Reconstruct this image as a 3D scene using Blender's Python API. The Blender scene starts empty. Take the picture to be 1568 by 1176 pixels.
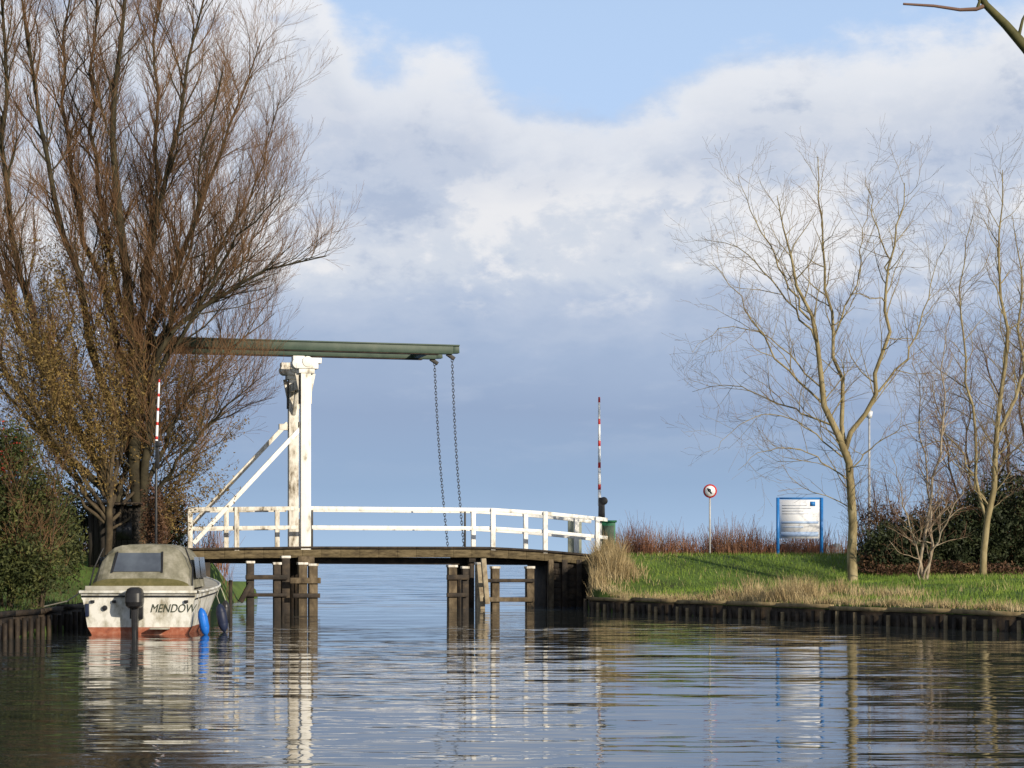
import bpy, math, random
import numpy as np
from mathutils import Vector, Matrix
random.seed(7); rs=np.random.RandomState(5)
F=3000.0; CX=784.0; HY=853.0; CH=1.45      # surveyed bearings -> metres
def at(px,py,d): return Vector(((px-CX)/F*d, d, CH+(HY-py)/F*d))
sc=bpy.context.scene
def lin(c):
    return tuple(((v/255)/12.92 if v/255<=.04045 else ((v/255+.055)/1.055)**2.4) for v in c)+(1,)

# ---------------------------------------------------------------- materials
def mat(name,cols,scale=3,rough=.8,detail=5,bump=0,stretch=(1,1,1),metal=0,spec=.3,pos=None,trans=0):
    m=bpy.data.materials.new(name); m.use_nodes=True; nt=m.node_tree; N=nt.nodes; L=nt.links
    b=N['Principled BSDF']; tc=N.new('ShaderNodeTexCoord'); mp=N.new('ShaderNodeMapping'); mp.inputs['Scale'].default_value=stretch
    L.new(tc.outputs['Object'],mp.inputs[0]); n=N.new('ShaderNodeTexNoise'); n.inputs['Scale'].default_value=scale; n.inputs['Detail'].default_value=detail
    n.inputs['Roughness'].default_value=.62
    L.new(mp.outputs[0],n.inputs['Vector']); r=N.new('ShaderNodeValToRGB'); L.new(n.outputs['Fac'],r.inputs[0])
    k=len(cols); el=r.color_ramp.elements
    while len(el)<k: el.new(.5)
    for i,c in enumerate(cols):
        el[i].position=(pos[i] if pos else .3+.4*i/max(1,k-1)); el[i].color=(c[0],c[1],c[2],1)
    L.new(r.outputs[0],b.inputs['Base Color']); b.inputs['Roughness'].default_value=rough; b.inputs['Metallic'].default_value=metal
    b.inputs['Specular IOR Level'].default_value=spec
    if bump:
        bp=N.new('ShaderNodeBump'); bp.inputs['Distance'].default_value=bump; L.new(n.outputs['Fac'],bp.inputs['Height']); L.new(bp.outputs[0],b.inputs['Normal'])
    return m
white=mat('white_paint',[(.34,.31,.25),(.72,.70,.64),(.84,.83,.80)],5,.45,8,.004,(1,1,.35),pos=[.28,.38,.50])
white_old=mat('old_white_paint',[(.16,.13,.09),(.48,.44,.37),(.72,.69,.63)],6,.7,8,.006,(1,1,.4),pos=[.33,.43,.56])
green=mat('green_paint',[(.025,.05,.035),(.04,.07,.05),(.06,.085,.06)],3,.5,6,.002)
dgreen=mat('green_enamel',[(.02,.12,.06),(.03,.17,.09)],3,.4)
wood=mat('weathered_wood',[(.035,.025,.018),(.10,.075,.045),(.20,.155,.10)],5,.85,8,.01,(1,1,.5))
wetwood=mat('wet_wood',[(.010,.008,.006),(.03,.022,.016),(.07,.05,.03)],4,.7,8,.01)
fascia=mat('mossy_wood',[(.035,.025,.015),(.11,.085,.045),(.18,.14,.08)],7,.9,8,.01,(.4,1,2))
concrete=mat('pile_concrete',[(.16,.12,.08),(.30,.25,.17),(.40,.34,.24)],5,.85,7,.006)
iron=mat('iron',[(.02,.02,.02),(.06,.055,.05)],8,.6,4)
metal=mat('galvanised',[(.35,.36,.37),(.5,.5,.5)],6,.45,4)
red=mat('red_paint',[(.45,.02,.015),(.6,.04,.03)],5,.4)
blue=mat('blue_paint',[(.02,.14,.42),(.03,.2,.55)],5,.4)
pblue=mat('board_print',[(.30,.42,.66),(.42,.55,.75)],3,.4)
bwhite=mat('board_white',[(.72,.75,.80),(.82,.83,.86)],3,.4)
black=mat('black_plastic',[(.01,.01,.012),(.03,.03,.032)],5,.35)

# ---------------------------------------------------------------- mesh builder
class MB:
    def __init__(s): s.v=[]; s.f=[]; s.m=[]; s.n=0; s.tb=[]; s.bulk=[]
    def add(s,vs,fs,mi=0):
        o=len(s.v); s.v.extend([tuple(p) for p in vs]); s.f.extend([tuple(i+o for i in f) for f in fs]); s.m.extend([mi]*len(fs))
    def box(s,c,size,mi=0,R=None,taper=1.0):
        x,y,z=[k/2 for k in size]; vs=[]
        for dz in(-1,1):
            t=taper if dz>0 else 1
            for dx,dy in((-1,-1),(1,-1),(1,1),(-1,1)): 
                p=Vector((dx*x*t,dy*y*t,dz*z)); 
                if R is not None: p=R@p
                vs.append(p+Vector(c))
        s.add(vs,[(3,2,1,0),(4,5,6,7),(0,1,5,4),(1,2,6,5),(2,3,7,6),(3,0,4,7)],mi)
    def beam(s,a,b,w,h,mi=0,side=None):
        a=Vector(a);b=Vector(b);t=(b-a).normalized()
        u=Vector((0,0,1)) if abs(t.z)<.95 else Vector((0,1,0))
        if side is not None: sd=(side-t*side.dot(t)).normalized()
        else: sd=t.cross(u).normalized()
        up=sd.cross(t).normalized(); vs=[]
        for p in(a,b):
            for i,j in((-1,-1),(1,-1),(1,1),(-1,1)): vs.append(p+sd*i*w/2+up*j*h/2)
        s.add(vs,[(0,1,2,3),(7,6,5,4),(0,4,5,1),(1,5,6,2),(2,6,7,3),(3,7,4,0)],mi)
    def cyl(s,a,b,r1,r2=None,n=12,mi=0):
        r2=r1 if r2 is None else r2
        a=Vector(a);b=Vector(b);t=(b-a).normalized(); u=Vector((0,0,1)) if abs(t.z)<.9 else Vector((1,0,0))
        x=t.cross(u).normalized(); y=t.cross(x); vs=[]
        for p,r in((a,r1),(b,r2)):
            for i in range(n):
                an=2*math.pi*i/n; vs.append(p+x*math.cos(an)*r+y*math.sin(an)*r)
        fs=[(i,(i+1)%n,n+(i+1)%n,n+i) for i in range(n)]+[tuple(range(n))[::-1],tuple(range(n,2*n))]
        s.add(vs,fs,mi)
    def tube(s,pts,r0,r1,sides=3,mi=0): s.tb.append((pts,r0,r1,sides,mi))
    def tris(s,V,k,mi=0): s.bulk.append((V,k,mi))
    def build(s,name,mats,bevel=0,smooth=False):
        V=[np.array(s.v,dtype=float).reshape(-1,3)]; nv=len(s.v)
        loops=[np.array([i for f in s.f for i in f],dtype=np.int64)]; tot=[np.array([len(f) for f in s.f],dtype=np.int64)]; mi=[np.array(s.m,dtype=np.int64)]
        g={}
        for p,r0,r1,sd,m in s.tb: g.setdefault((len(p),sd,m),[]).append((p,r0,r1))
        for (n,sd,m),L in g.items():
            P=np.array([[tuple(q) for q in l[0]] for l in L],dtype=float); N=len(L)
            r0=np.array([l[1] for l in L])[:,None]; r1=np.array([l[2] for l in L])[:,None]
            R=r0+(r1-r0)*np.linspace(0,1,n)[None,:]
            T=np.gradient(P,axis=1); T/=np.linalg.norm(T,axis=2,keepdims=True)+1e-9
            ref=np.array([.61,.53,-.12]); A=np.cross(T,ref); A/=np.linalg.norm(A,axis=2,keepdims=True)+1e-9; B=np.cross(T,A)
            an=2*np.pi*np.arange(sd)/sd
            Q=P[:,:,None,:]+R[:,:,None,None]*(A[:,:,None,:]*np.cos(an)[None,None,:,None]+B[:,:,None,:]*np.sin(an)[None,None,:,None])
            V.append(Q.reshape(-1,3))
            b=np.arange(N)[:,None,None]*n*sd; i=np.arange(n-1)[None,:,None]*sd; j=np.arange(sd)[None,None,:]; j2=(j+1)%sd
            f=np.stack([b+i+j,b+i+j2,b+i+sd+j2,b+i+sd+j],-1).reshape(-1,4)+nv
            nv+=N*n*sd; loops.append(f.ravel()); tot.append(np.full(len(f),4)); mi.append(np.full(len(f),m))
        for W,k,m in s.bulk:
            V.append(W.reshape(-1,3)); c=len(W.reshape(-1,3)); loops.append(np.arange(c)+nv); tot.append(np.full(c//k,k)); mi.append(np.full(c//k,m)); nv+=c
        V=np.concatenate(V); loops=np.concatenate(loops); tot=np.concatenate(tot); mi=np.concatenate(mi)
        me=bpy.data.meshes.new(name); me.vertices.add(len(V)); me.vertices.foreach_set('co',V.ravel())
        me.loops.add(len(loops)); me.loops.foreach_set('vertex_index',loops.astype(np.int32))
        me.polygons.add(len(tot)); st=np.concatenate([[0],np.cumsum(tot)[:-1]]); me.polygons.foreach_set('loop_start',st.astype(np.int32))
        for m in mats: me.materials.append(m)
        me.polygons.foreach_set('material_index',mi.astype(np.int32))
        if smooth: me.polygons.foreach_set('use_smooth',np.ones(len(tot),dtype=bool))
        me.update(calc_edges=True); me.validate()
        o=bpy.data.objects.new(name,me); sc.collection.objects.link(o)
        if bevel:
            md=o.modifiers.new('bevel','BEVEL'); md.width=bevel; md.segments=2; md.limit_method='ANGLE'
        return o

# ---------------------------------------------------------------- terrain
canal=[(2.25,95),(2.25,57.2),(2.15,55),(2.14,53),(5.2,47.0),(9.88,37.8),(15,27),(13,16),(7,11),(3.5,6),(0,2.5),(-6,2.5),(-12,8),(-9.6,20),(-8.9,33),(-9.1,45),(-9.0,57),(-9.0,95)]
def sd_poly(x,y,poly):
    d=np.full(x.shape,1e9); ins=np.zeros(x.shape,bool); n=len(poly)
    for i in range(n):
        ax,ay=poly[i]; bx,by=poly[(i+1)%n]; ex,ey=bx-ax,by-ay
        t=np.clip(((x-ax)*ex+(y-ay)*ey)/(ex*ex+ey*ey),0,1); d=np.minimum(d,np.hypot(x-ax-t*ex,y-ay-t*ey))
        c=((ay>y)!=(by>y))&(x<(bx-ax)*(y-ay)/((by-ay) if by!=ay else 1e-9)+ax); ins^=c
    return np.where(ins,-d,d)
def sm(x,a,b): t=np.clip((x-a)/(b-a),0,1); return t*t*(3-2*t)
def hgt(x,y,full=False):
    x=np.asarray(x,float);y=np.asarray(y,float)
    d=sd_poly(x,y,canal); t=(y-56.4)-.22*(x+5.81)
    land=np.where(x<-5,.42+.10*np.clip(d,0,7),.36+.075*np.clip(d,0,7))
    land=land+.03*np.sin(x*1.7+y*.6)+.025*np.sin(y*2.3-x*.8)*np.clip(d,0,1)
    dk=sm(t,-6.8,-1.6); land=land+(1.5-land)*dk; land=land-(.9)*sm(t,3.5,9)
    m=np.minimum(d,13-t+1.2*np.sin(x*.35)+.5*np.sin(x*1.1))
    z=-1+(land+1)*sm(m,-.16,.06)
    return (z,m) if full else z
def H(x,y): return float(hgt(np.array([x]),np.array([y]))[0])
def axis(a,b,st,lo,hi):
    c=list(np.arange(a,b,st)); s=st
    x=a
    L=[]
    while x>lo: s*=1.35; x-=s; L.append(x)
    s=st; x=c[-1]; Rr=[]
    while x<hi: s*=1.35; x+=s; Rr.append(x)
    return np.array(L[::-1]+c+Rr)
xs=axis(-24,26,.3,-6000,6000); ys=axis(-2,80,.3,-600,9000)
X,Y=np.meshgrid(xs,ys); Z=hgt(X,Y); nx=len(xs); ny=len(ys)
b=MB(); b.v=np.stack([X.ravel(),Y.ravel(),Z.ravel()],1).tolist()
I=np.arange((ny-1))[:,None]*nx+np.arange(nx-1)[None,:]
b.f=np.stack([I,I+1,I+nx+1,I+nx],-1).reshape(-1,4).tolist(); b.m=[0]*len(b.f)
ground_m=mat('ground_turf',[(.04,.035,.018),(.06,.09,.018),(.09,.15,.025),(.14,.17,.04)],.9,.95,9,.03,pos=[.25,.38,.55,.75])
g=b.build('ground',[ground_m],smooth=True)

asph=mat('asphalt',[(.04,.04,.042),(.065,.065,.065)],20,.9)
def roadstrip(x0,x1):
    b=MB(); n=30
    for i in range(n):
        xa=x0+(x1-x0)*i/n; xb=x0+(x1-x0)*(i+1)/n
        def q(x,t): yy=56.4+.22*(x+5.81)+t; return (x,yy,H(x,yy)+.03)
        b.add([q(xa,-.9),q(xb,-.9),q(xb,1.6),q(xa,1.6)],[(0,1,2,3)])
    return b.build('road',[asph])
roadstrip(3.2,60); roadstrip(-60,-9.6)

# ---------------------------------------------------------------- water
wm=bpy.data.materials.new('canal_water'); wm.use_nodes=True; nt=wm.node_tree; N=nt.nodes; L=nt.links
bs=N['Principled BSDF']; bs.inputs['Roughness'].default_value=.02; bs.inputs['IOR'].default_value=1.333
tc=N.new('ShaderNodeTexCoord'); sp=N.new('ShaderNodeSeparateXYZ'); L.new(tc.outputs['Object'],sp.inputs[0])
def nzc(sx,sy,det,rough=.5,dist=0):
    mp=N.new('ShaderNodeMapping'); mp.inputs['Scale'].default_value=(sx,sy,1); L.new(tc.outputs['Object'],mp.inputs[0])
    n=N.new('ShaderNodeTexNoise'); n.inputs['Scale'].default_value=1; n.inputs['Detail'].default_value=det; n.inputs['Roughness'].default_value=rough; n.inputs['Distortion'].default_value=dist
    L.new(mp.outputs[0],n.inputs['Vector']); return n
def mth(op,a,b,c=None):
    m=N.new('ShaderNodeMath'); m.operation=op
    for i,v in enumerate((a,b,c)):
        if v is None: continue
        if isinstance(v,(int,float)): m.inputs[i].default_value=v
        else: L.new(v,m.inputs[i])
    return m.outputs[0]
def mr(v,a,b,c,d):
    m=N.new('ShaderNodeMapRange'); m.interpolation_type='SMOOTHSTEP'; L.new(v,m.inputs[0])
    for i,k in enumerate((a,b,c,d)): m.inputs[i+1].default_value=k
    return m.outputs[0]
def slope(sx,sy,det,ax,ay,rough=.5,dist=0):
    n=nzc(sx,sy,det,rough,dist); s=N.new('ShaderNodeSeparateColor'); L.new(n.outputs['Color'],s.inputs[0])
    return mth('MULTIPLY',mth('SUBTRACT',s.outputs[0],.5),ax), mth('MULTIPLY',mth('SUBTRACT',s.outputs[1],.5),ay)
patch=mr(nzc(.06,.12,2).outputs['Fac'],.35,.65,.65,1.25)
a1=slope(.33,2.1,2,.022,.085,.5,.25); a2=slope(.9,5.2,2,.028,.12); a3=slope(2.2,12,1,.03,.075)
b1=slope(.22,.7,3,.60,1.30,.6); b2=slope(1.0,2.8,2,.5,1.1)
cx_=mth('MULTIPLY',mth('ADD',mth('ADD',a1[0],a2[0]),a3[0]),patch); cy_=mth('MULTIPLY',mth('ADD',mth('ADD',a1[1],a2[1]),a3[1]),patch)
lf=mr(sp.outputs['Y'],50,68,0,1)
def mixf(f,a,b_): 
    return mth('ADD',mth('MULTIPLY',a,mth('SUBTRACT',1,f)),mth('MULTIPLY',b_,f))
nxx=mixf(lf,cx_,mth('ADD',b1[0],b2[0])); nyy=mixf(lf,cy_,mth('ADD',b1[1],b2[1]))
cmb=N.new('ShaderNodeCombineXYZ'); L.new(nxx,cmb.inputs[0]); L.new(nyy,cmb.inputs[1]); cmb.inputs[2].default_value=1
nrm=N.new('ShaderNodeVectorMath'); nrm.operation='NORMALIZE'; L.new(cmb.outputs[0],nrm.inputs[0]); L.new(nrm.outputs[0],bs.inputs['Normal'])
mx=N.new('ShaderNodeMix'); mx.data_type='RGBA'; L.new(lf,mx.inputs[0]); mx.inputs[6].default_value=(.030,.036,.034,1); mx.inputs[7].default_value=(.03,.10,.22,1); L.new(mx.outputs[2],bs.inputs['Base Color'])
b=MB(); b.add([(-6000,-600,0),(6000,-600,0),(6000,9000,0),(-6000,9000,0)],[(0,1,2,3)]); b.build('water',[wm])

# ---------------------------------------------------------------- far shore
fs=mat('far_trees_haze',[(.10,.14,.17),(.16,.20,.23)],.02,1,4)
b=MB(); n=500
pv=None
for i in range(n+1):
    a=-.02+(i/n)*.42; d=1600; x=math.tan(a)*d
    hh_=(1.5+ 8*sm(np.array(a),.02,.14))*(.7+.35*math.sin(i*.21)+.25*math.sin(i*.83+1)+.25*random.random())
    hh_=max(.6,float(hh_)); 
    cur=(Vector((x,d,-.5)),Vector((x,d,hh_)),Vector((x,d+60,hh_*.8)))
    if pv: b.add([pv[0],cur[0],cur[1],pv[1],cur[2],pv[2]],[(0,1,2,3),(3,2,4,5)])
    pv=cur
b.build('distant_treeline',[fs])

# ---------------------------------------------------------------- bridge
TH=math.radians(16); ct,st_=math.cos(TH),math.sin(TH); BX,BD=-5.81,55.0; W=2.0
AX=Vector((ct,st_,0)); PD=Vector((-st_,ct,0))
def bu(px,w=0):
    a=(px-CX)/F; x0=BX-st_*w; d0=BD+ct*w
    return (a*d0-x0)/(ct-a*st_)
def bp_(px,py,w=0):
    u=bu(px,w); p=Vector((BX,BD,0))+AX*u+PD*w; p.z=CH+(HY-py)*p.y/F; return p
def bl(u,w,z): p=Vector((BX,BD,0))+AX*u+PD*w; p.z=z; return p
Rb=Matrix.Rotation(TH,3,'Z')
b=MB()
uR=bu(922); uL=bu(285)
def dz(u):
    a=bu(740); l=bu(470)
    z=1.72
    if u>a: z-=.035*(u-a)+.010*(u-a)**2
    if u<l: z-=.015*(l-u)
    return z
seg=np.linspace(uL-.6,uR+.9,26)
for i in range(25):
    u0,u1=seg[i],seg[i+1]
    for w in(-.12,W+.12):
        b.beam(bl(u0+.002,w,dz(u0)-.17),bl(u1-.002,w,dz(u1)-.17),.12,.22,3,PD)
    b.beam(bl(u0,W/2,dz(u0)-.03),bl(u1,W/2,dz(u1)-.03),W+.08,.06,6,PD)
for w in (.4,1.0,1.6): b.beam(bl(uL,w,1.38),bl(uR,w,1.3),.2,.2,4,PD)
for i in range(25):
    u0,u1=seg[i],seg[i+1]
    b.beam(bl(u0,-.1,dz(u0)+.0),bl(u1,-.1,dz(u1)+.0),.12,.06,4,PD)
def railset(w,posts,lo,hi,mi=0):
    pts=[lo]+sorted(posts)+[hi]
    for k in range(len(pts)-1):
        a,c=pts[k],pts[k+1]
        b.beam(bl(a,w,dz(a)+1.10),bl(c,w,dz(c)+1.10),.07,.11,mi,PD)
        b.beam(bl(a,w,dz(a)+.57),bl(c,w,dz(c)+.57),.06,.10,mi,PD)
    for u in posts: b.box(bl(u,w-.055,dz(u)+.47),(.13,.10,1.36),mi,Rb)
railset(0,[bu(p) for p in(754,834)],bu(474),bu(930))
railset(W,[bu(p,W) for p in(724,804,882)],bu(452,W),bu(905,W))
railset(0,[bu(p) for p in(362,)],bu(290),bu(456),1)
railset(W,[bu(p,W) for p in(346,424)],bu(284,W),bu(438,W),1)
b.box(bl(bu(914),-.05,dz(bu(914))+.45),(.13,.10,1.4),0,Rb)
b.box(bl(bu(291),-.0,dz(bu(291))+.5),(.13,.10,1.3),1,Rb)
for px in(478,712): b.beam(bl(bu(px),.0,dz(bu(px))),bl(bu(px),.0,dz(bu(px))+1.1),.05,.05,5,PD)
# tower
ztop=CH+(HY-572)*BD/F
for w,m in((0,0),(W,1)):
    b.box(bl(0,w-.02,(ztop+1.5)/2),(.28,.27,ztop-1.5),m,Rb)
    b.box(bl(0,w,1.36),(.46,.44,.22),6,Rb)
    b.box(bl(.16,w,2.1),(.04,.2,.9),5,Rb)
    b.box(bl(.02,w,ztop+.06),(.44,.36,.12),m,Rb)
    b.box(bl(.03,w,ztop+.20),(.62,.42,.15),m,Rb)
    b.cyl(bl(.04,w-.23,ztop+.32),bl(.04,w+.23,ztop+.32),.15,n=16,mi=m)
    b.box(bl(-.20,w,ztop+.37),(.32,.32,.22),m,Rb)
    b.box(bl(.28,w,ztop+.36),(.32,.34,.15),m,Rb)
    b.cyl(bl(-.24,w-.2,ztop+.27),bl(-.24,w+.2,ztop+.27),.15,n=16,mi=m)
    for sgn in(-1,1):
        b.beam(bl(sgn*.13,w,ztop-.55),bl(sgn*.24,w,ztop),.1,.10,1,PD)
        b.box(bl(sgn*.155,w,ztop-.45),(.04,.18,.8),5 if sgn<0 else 1,Rb)
b.beam(bl(0,.15,ztop-.25),bl(0,W-.15,ztop-.25),.20,.24,1)
b.beam(bl(0,.15,ztop-1.0),bl(0,.65,ztop-.35),.1,.12,1); b.beam(bl(0,W-.15,ztop-1.0),bl(0,W-.65,ztop-.35),.1,.12,1)
# braces
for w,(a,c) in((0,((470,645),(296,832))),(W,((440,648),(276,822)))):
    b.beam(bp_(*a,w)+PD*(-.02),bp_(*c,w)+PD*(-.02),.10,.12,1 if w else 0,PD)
    b.box(bp_(a[0]-6,a[1]+6,w),(.26,.16,.18),1,Rb)
# balance beams
for w in(0,W):
    zb=bp_(702,537,0).z+(.05 if w else 0); u1=bu(702); u0=bu(226)
    b.beam(bl(u0,w,zb-.02),bl(u1-.18,w,zb),.24,.22,2,PD)
    b.beam(bl(u0,w,zb+.115),bl(u1,w,zb+.135),.30,.04,2,PD)
    b.beam(bl(u0,w,zb-.145),bl(u1-.6,w,zb-.125),.20,.03,4,PD)
    b.beam(bl(u1-.18,w,zb+.01),bl(u1,w,zb+.02),.22,.2,2,PD)
    b.beam(bl(u1-.34,w,zb-.10),bl(u1-.12,w,zb-.24),.1,.1,5,PD)
for u in(bu(240),bu(300),bu(660)): b.beam(bl(u,.1,zb-.03),bl(u,W-.1,zb-.03),.2,.16,2)
b.box(bl(bu(250),W/2,zb-.04),(.9,W-.4,.3),2,Rb)
def chain(p,q):
    Ln=(q-p).length; n=int(Ln/.085); t=(q-p)/Ln; s1=t.cross(Vector((0,1,0))).normalized(); s2=t.cross(s1)
    for i in range(n):
        sag=Vector((-.05,0,0))*math.sin(math.pi*i/n)
        c=p+(q-p)*((i+.5)/n)+sag; s=s1 if i%2 else s2
        pts=[c+t*.062*math.cos(a)+s*.032*math.sin(a) for a in [2*math.pi*k/8 for k in range(9)]]
        b.tube(pts,.012,.012,4,5)
uc=bu(711)
chain(bp_(692,545,0),bl(uc,0,dz(uc)-.1)); ucf=bu(686,W); chain(bp_(665,551,W),bl(ucf,W,dz(ucf)))
ua=bu(838); ub_=bu(907)
for k in range(9):
    z=-.3+k*.19; b.beam(bl(ua,-.02-.012*(k%2),z),bl(ub_,-.02-.012*(k%2),z),.09,.183,4,PD)
b.box(bl((ua+ub_)/2,W/2+.1,.45),(ub_-ua,W-.1,1.55),4,Rb)
for px in(841,862,884,905): b.box(bl(bu(px),-.12,.5),(.16,.16,1.75),6 if px==841 else 4,Rb)
b.beam(bl(ub_-.1,-.15,1.25),(2.2,54.6,.45),.1,.35,4); b.beam(bl(ub_-.1,-.15,.95),(2.2,54.6,.15),.1,.3,4)
ul=bu(322); 
b.box(bl((ul+uL)/2-.6,W/2,.45),(ul-uL+1.2,W,1.7),4,Rb)
for w in(.1,.7,1.3,W-.1):
    b.cyl(bl(bu(462),w,-1),bl(bu(462),w,1.5),.11,n=10,mi=4)
    b.cyl(bl(bu(722),w,-1),bl(bu(722),w,1.45),.11,n=10,mi=4)
b.beam(bl(bu(462),-.1,1.40),bl(bu(462),W+.1,1.40),.2,.16,4); b.beam(bl(bu(722),-.1,1.38),bl(bu(722),W+.1,1.38),.2,.16,4)
b.build('drawbridge',[white,white_old,green,fascia,wetwood,iron,wood,dgreen],bevel=.008)

def frame(name,piles,rails,w0=-.9,diag=()):
    b=MB()
    for px,py,r,m in piles:
        top=bp_(px,py,w0); d=top.y
        b.box((top.x,top.y,(top.z-1)/2),(2*r,2*r,top.z+1),m,Rb); b.box((top.x,top.y,top.z+.02),(2*r+.04,2*r+.04,.07),3,Rb)
    for x0,x1,py,h,m in rails:
        b.beam(bp_(x0,py,w0-.16),bp_(x1,py,w0-.16),.08,h,m,PD)
    for a,c,m in diag: b.beam(bp_(*a,w0-.2),bp_(*c,w0-.2),.12,.14,m,PD)
    b.build(name,[wetwood,wood,concrete,white_old],bevel=.012)
frame('mooring_frame',[(383,862,.10,0),(424,864,.10,0),(437,854,.11,0)],[(376,440,884,.13,0),(376,440,911,.10,0)],-.6,[((384,893),(368,922),0)])
frame('mooring_frame',[(463,864,.12,1),(479,866,.12,1)],[(444,491,889,.16,1),(448,490,912,.12,0)],-.9)
frame('mooring_frame',[(692,868,.12,1),(712,870,.09,0),(735,864,.12,2)],[(684,718,884,.14,0),(684,716,911,.12,0)],-.7)
frame('mooring_frame',[(758,870,.11,1),(811,870,.11,1)],[(742,818,889,.10,0),(740,818,918,.13,1)],-1.0,[((740,855),(746,925),2)])
for px,py in((353,890),):
    b=MB(); p=at(px,py,50); b.cyl((p.x,p.y,-1),(p.x,p.y,p.z),.05,.045,10,0); b.cyl((p.x,p.y,p.z),(p.x,p.y,p.z+.03),.055,.04,10,0); b.build('mooring_post',[wetwood])

# ---------------------------------------------------------------- barriers
def barrier(px,ytop,ybot,d,lean=0,r0=.055,big=1,sh=.75):
    b=MB(); p0=at(px,ybot,d); p1=at(px+lean,ytop,d); n=10
    cuts=[0]; 
    for i in range(n): cuts.append(cuts[-1]+(1.5 if i%2==0 else sh))
    T=cuts[-1]; cuts=[c/T for c in cuts]
    for i in range(n):
        b.cyl(p0+(p1-p0)*cuts[i],p0+(p1-p0)*cuts[i+1],r0-.018*cuts[i],r0-.018*cuts[i+1],8,i%2)
    g=H(p0.x,d); hb=.7
    b.box((p0.x+.06*big,d,p0.z-.1),(.2*big,.22*big,hb),2,taper=.85); b.cyl((p0.x+.0,d,g-.1),(p0.x+.0,d,p0.z-.3),.07*big,.07*big,10,3 if big==1 else 2)
    b.cyl((p0.x+.12*big,d-.1,p0.z+.15),(p0.x+.12*big,d+.15,p0.z+.15),.12*big,.12*big,14,2)
    b.build('barrier_pole',[bwhite,red,black,metal],bevel=.006)
barrier(918,608,775,57.6,-.5,.05,1,.5); barrier(239,581,690,50.0,5,.042,.5,.4)
b=MB(); p=at(931,800,58.2); g=H(p.x,p.y); b.box((p.x,p.y,(g+p.z)/2),(.42,.4,p.z-g),0); b.box((p.x,p.y,p.z+.03),(.5,.48,.06),0); b.box((p.x,p.y-.205,(g+p.z)/2),(.34,.012,(p.z-g)*.8),1)
b.build('control_cabinet',[dgreen,green],bevel=.01)
b=MB(); p=at(880,797,60.8); b.box((p.x,p.y,1.45+(p.z-1.45)/2),(.42,.4,p.z-1.3),0); b.box((p.x,p.y,p.z+.09),(.5,.48,.05),1); b.cyl((p.x+.05,p.y,p.z+.1),(p.x+.05,p.y,p.z+.2),.05,.04,8,1); b.build('utility_cabinet',[mat('grey_green',[(.22,.25,.2),(.32,.34,.28)],4,.6),metal],bevel=.01)

# ---------------------------------------------------------------- sign, board, lamp
b=MB(); p=at(1087,752,58.5); g=H(p.x,p.y)
b.cyl((p.x,p.y,g-.2),(p.x,p.y,p.z+.2),.028,.028,10,2)
b.cyl((p.x,p.y-.035,p.z),(p.x,p.y-.055,p.z),.205,.205,32,1); b.cyl((p.x,p.y-.055,p.z),(p.x,p.y-.060,p.z),.16,.16,32,0)
b.beam((p.x-.08,p.y-.064,p.z+.08),(p.x+.05,p.y-.064,p.z-.08),.006,.045,3,Vector((0,1,0))); b.cyl((p.x-.02,p.y-.06,p.z+.02),(p.x-.02,p.y-.066,p.z+.02),.05,.05,10,3)
b.build('traffic_sign',[bwhite,red,metal,black])
b=MB(); a=at(1191,762,60); c=at(1258,762,60); g=H(a.x,60)-.2
for q in(a,c): b.box((q.x,60,(q.z+g)/2),(.09,.09,q.z-g),0)
zt=a.z-.02; zb2=at(0,825,60).z; cx=(a.x+c.x)/2; w=c.x-a.x-.1
b.box((cx,60,zt-.0),(w,.06,.05),0); b.box((cx,60,(zt+zb2)/2-.02),(w,.04,zt-zb2-.06),1)
b.box((cx,59.976,zb2+.50),(w*.92,.004,.07),2); b.box((cx,59.976,zb2+.14),(w*.92,.004,.14),2); b.box((cx-.2,59.976,zb2+.36),(w*.5,.004,.03),2)
for i,ln in enumerate((.7,.82,.6,.75)):
    b.box((cx-w*(.44-ln*.44),59.976,zt-.22-i*.085),(w*ln*.88,.004,.022),3)
b.box((cx+w*.32,59.976,zt-.17),(.16,.004,.14),0)
b.build('information_board',[blue,bwhite,pblue,mat('board_text',[(.30,.34,.42),(.45,.48,.55)],30,.5)])
b=MB(); p=at(1331,640,66); g=.5; b.cyl((p.x,p.y,g),(p.x,p.y,p.z),.06,.035,10,0); b.cyl((p.x,p.y,p.z),(p.x,p.y,p.z+.22),.09,.12,12,1); b.cyl((p.x,p.y,p.z+.22),(p.x,p.y,p.z+.27),.13,.04,12,0); b.build('street_lamp',[metal,bwhite])

# ---------------------------------------------------------------- revetment
def revet(name,poly,top,piles=.34,m=(wood,wetwood)):
    b=MB()
    for i in range(len(poly)-1):
        a=Vector((*poly[i],0)); c=Vector((*poly[i+1],0)); t=(c-a); Ln=t.length; t/=Ln; nrm=Vector((t.y,-t.x,0))
        k=max(1,int(Ln/1.8))
        for j in range(k):
            s0=a+t*(Ln*j/k+.004); s1=a+t*(Ln*(j+1)/k-.004); dzv=random.uniform(-.02,.02)
            b.beam(s0+Vector((0,0,top+dzv)),s1+Vector((0,0,top+random.uniform(-.02,.02))),.14,.09,0,nrm)
            b.beam(s0+Vector((0,0,top-.35)),s1+Vector((0,0,top-.35)),.05,.60,1,nrm)
        n=int(Ln/piles)
        for j in range(n):
            for sg in(-1,1):
                p=a+t*(j*piles+random.uniform(-.05,.05))+nrm*sg*.11
                hh=top-.07-random.random()*.08
                b.cyl((p.x,p.y,-.9),(p.x+random.uniform(-.03,.03),p.y,hh),.05,.045,7,1 if random.random()<.6 else 2)
    b.build(name,list(m))
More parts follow.
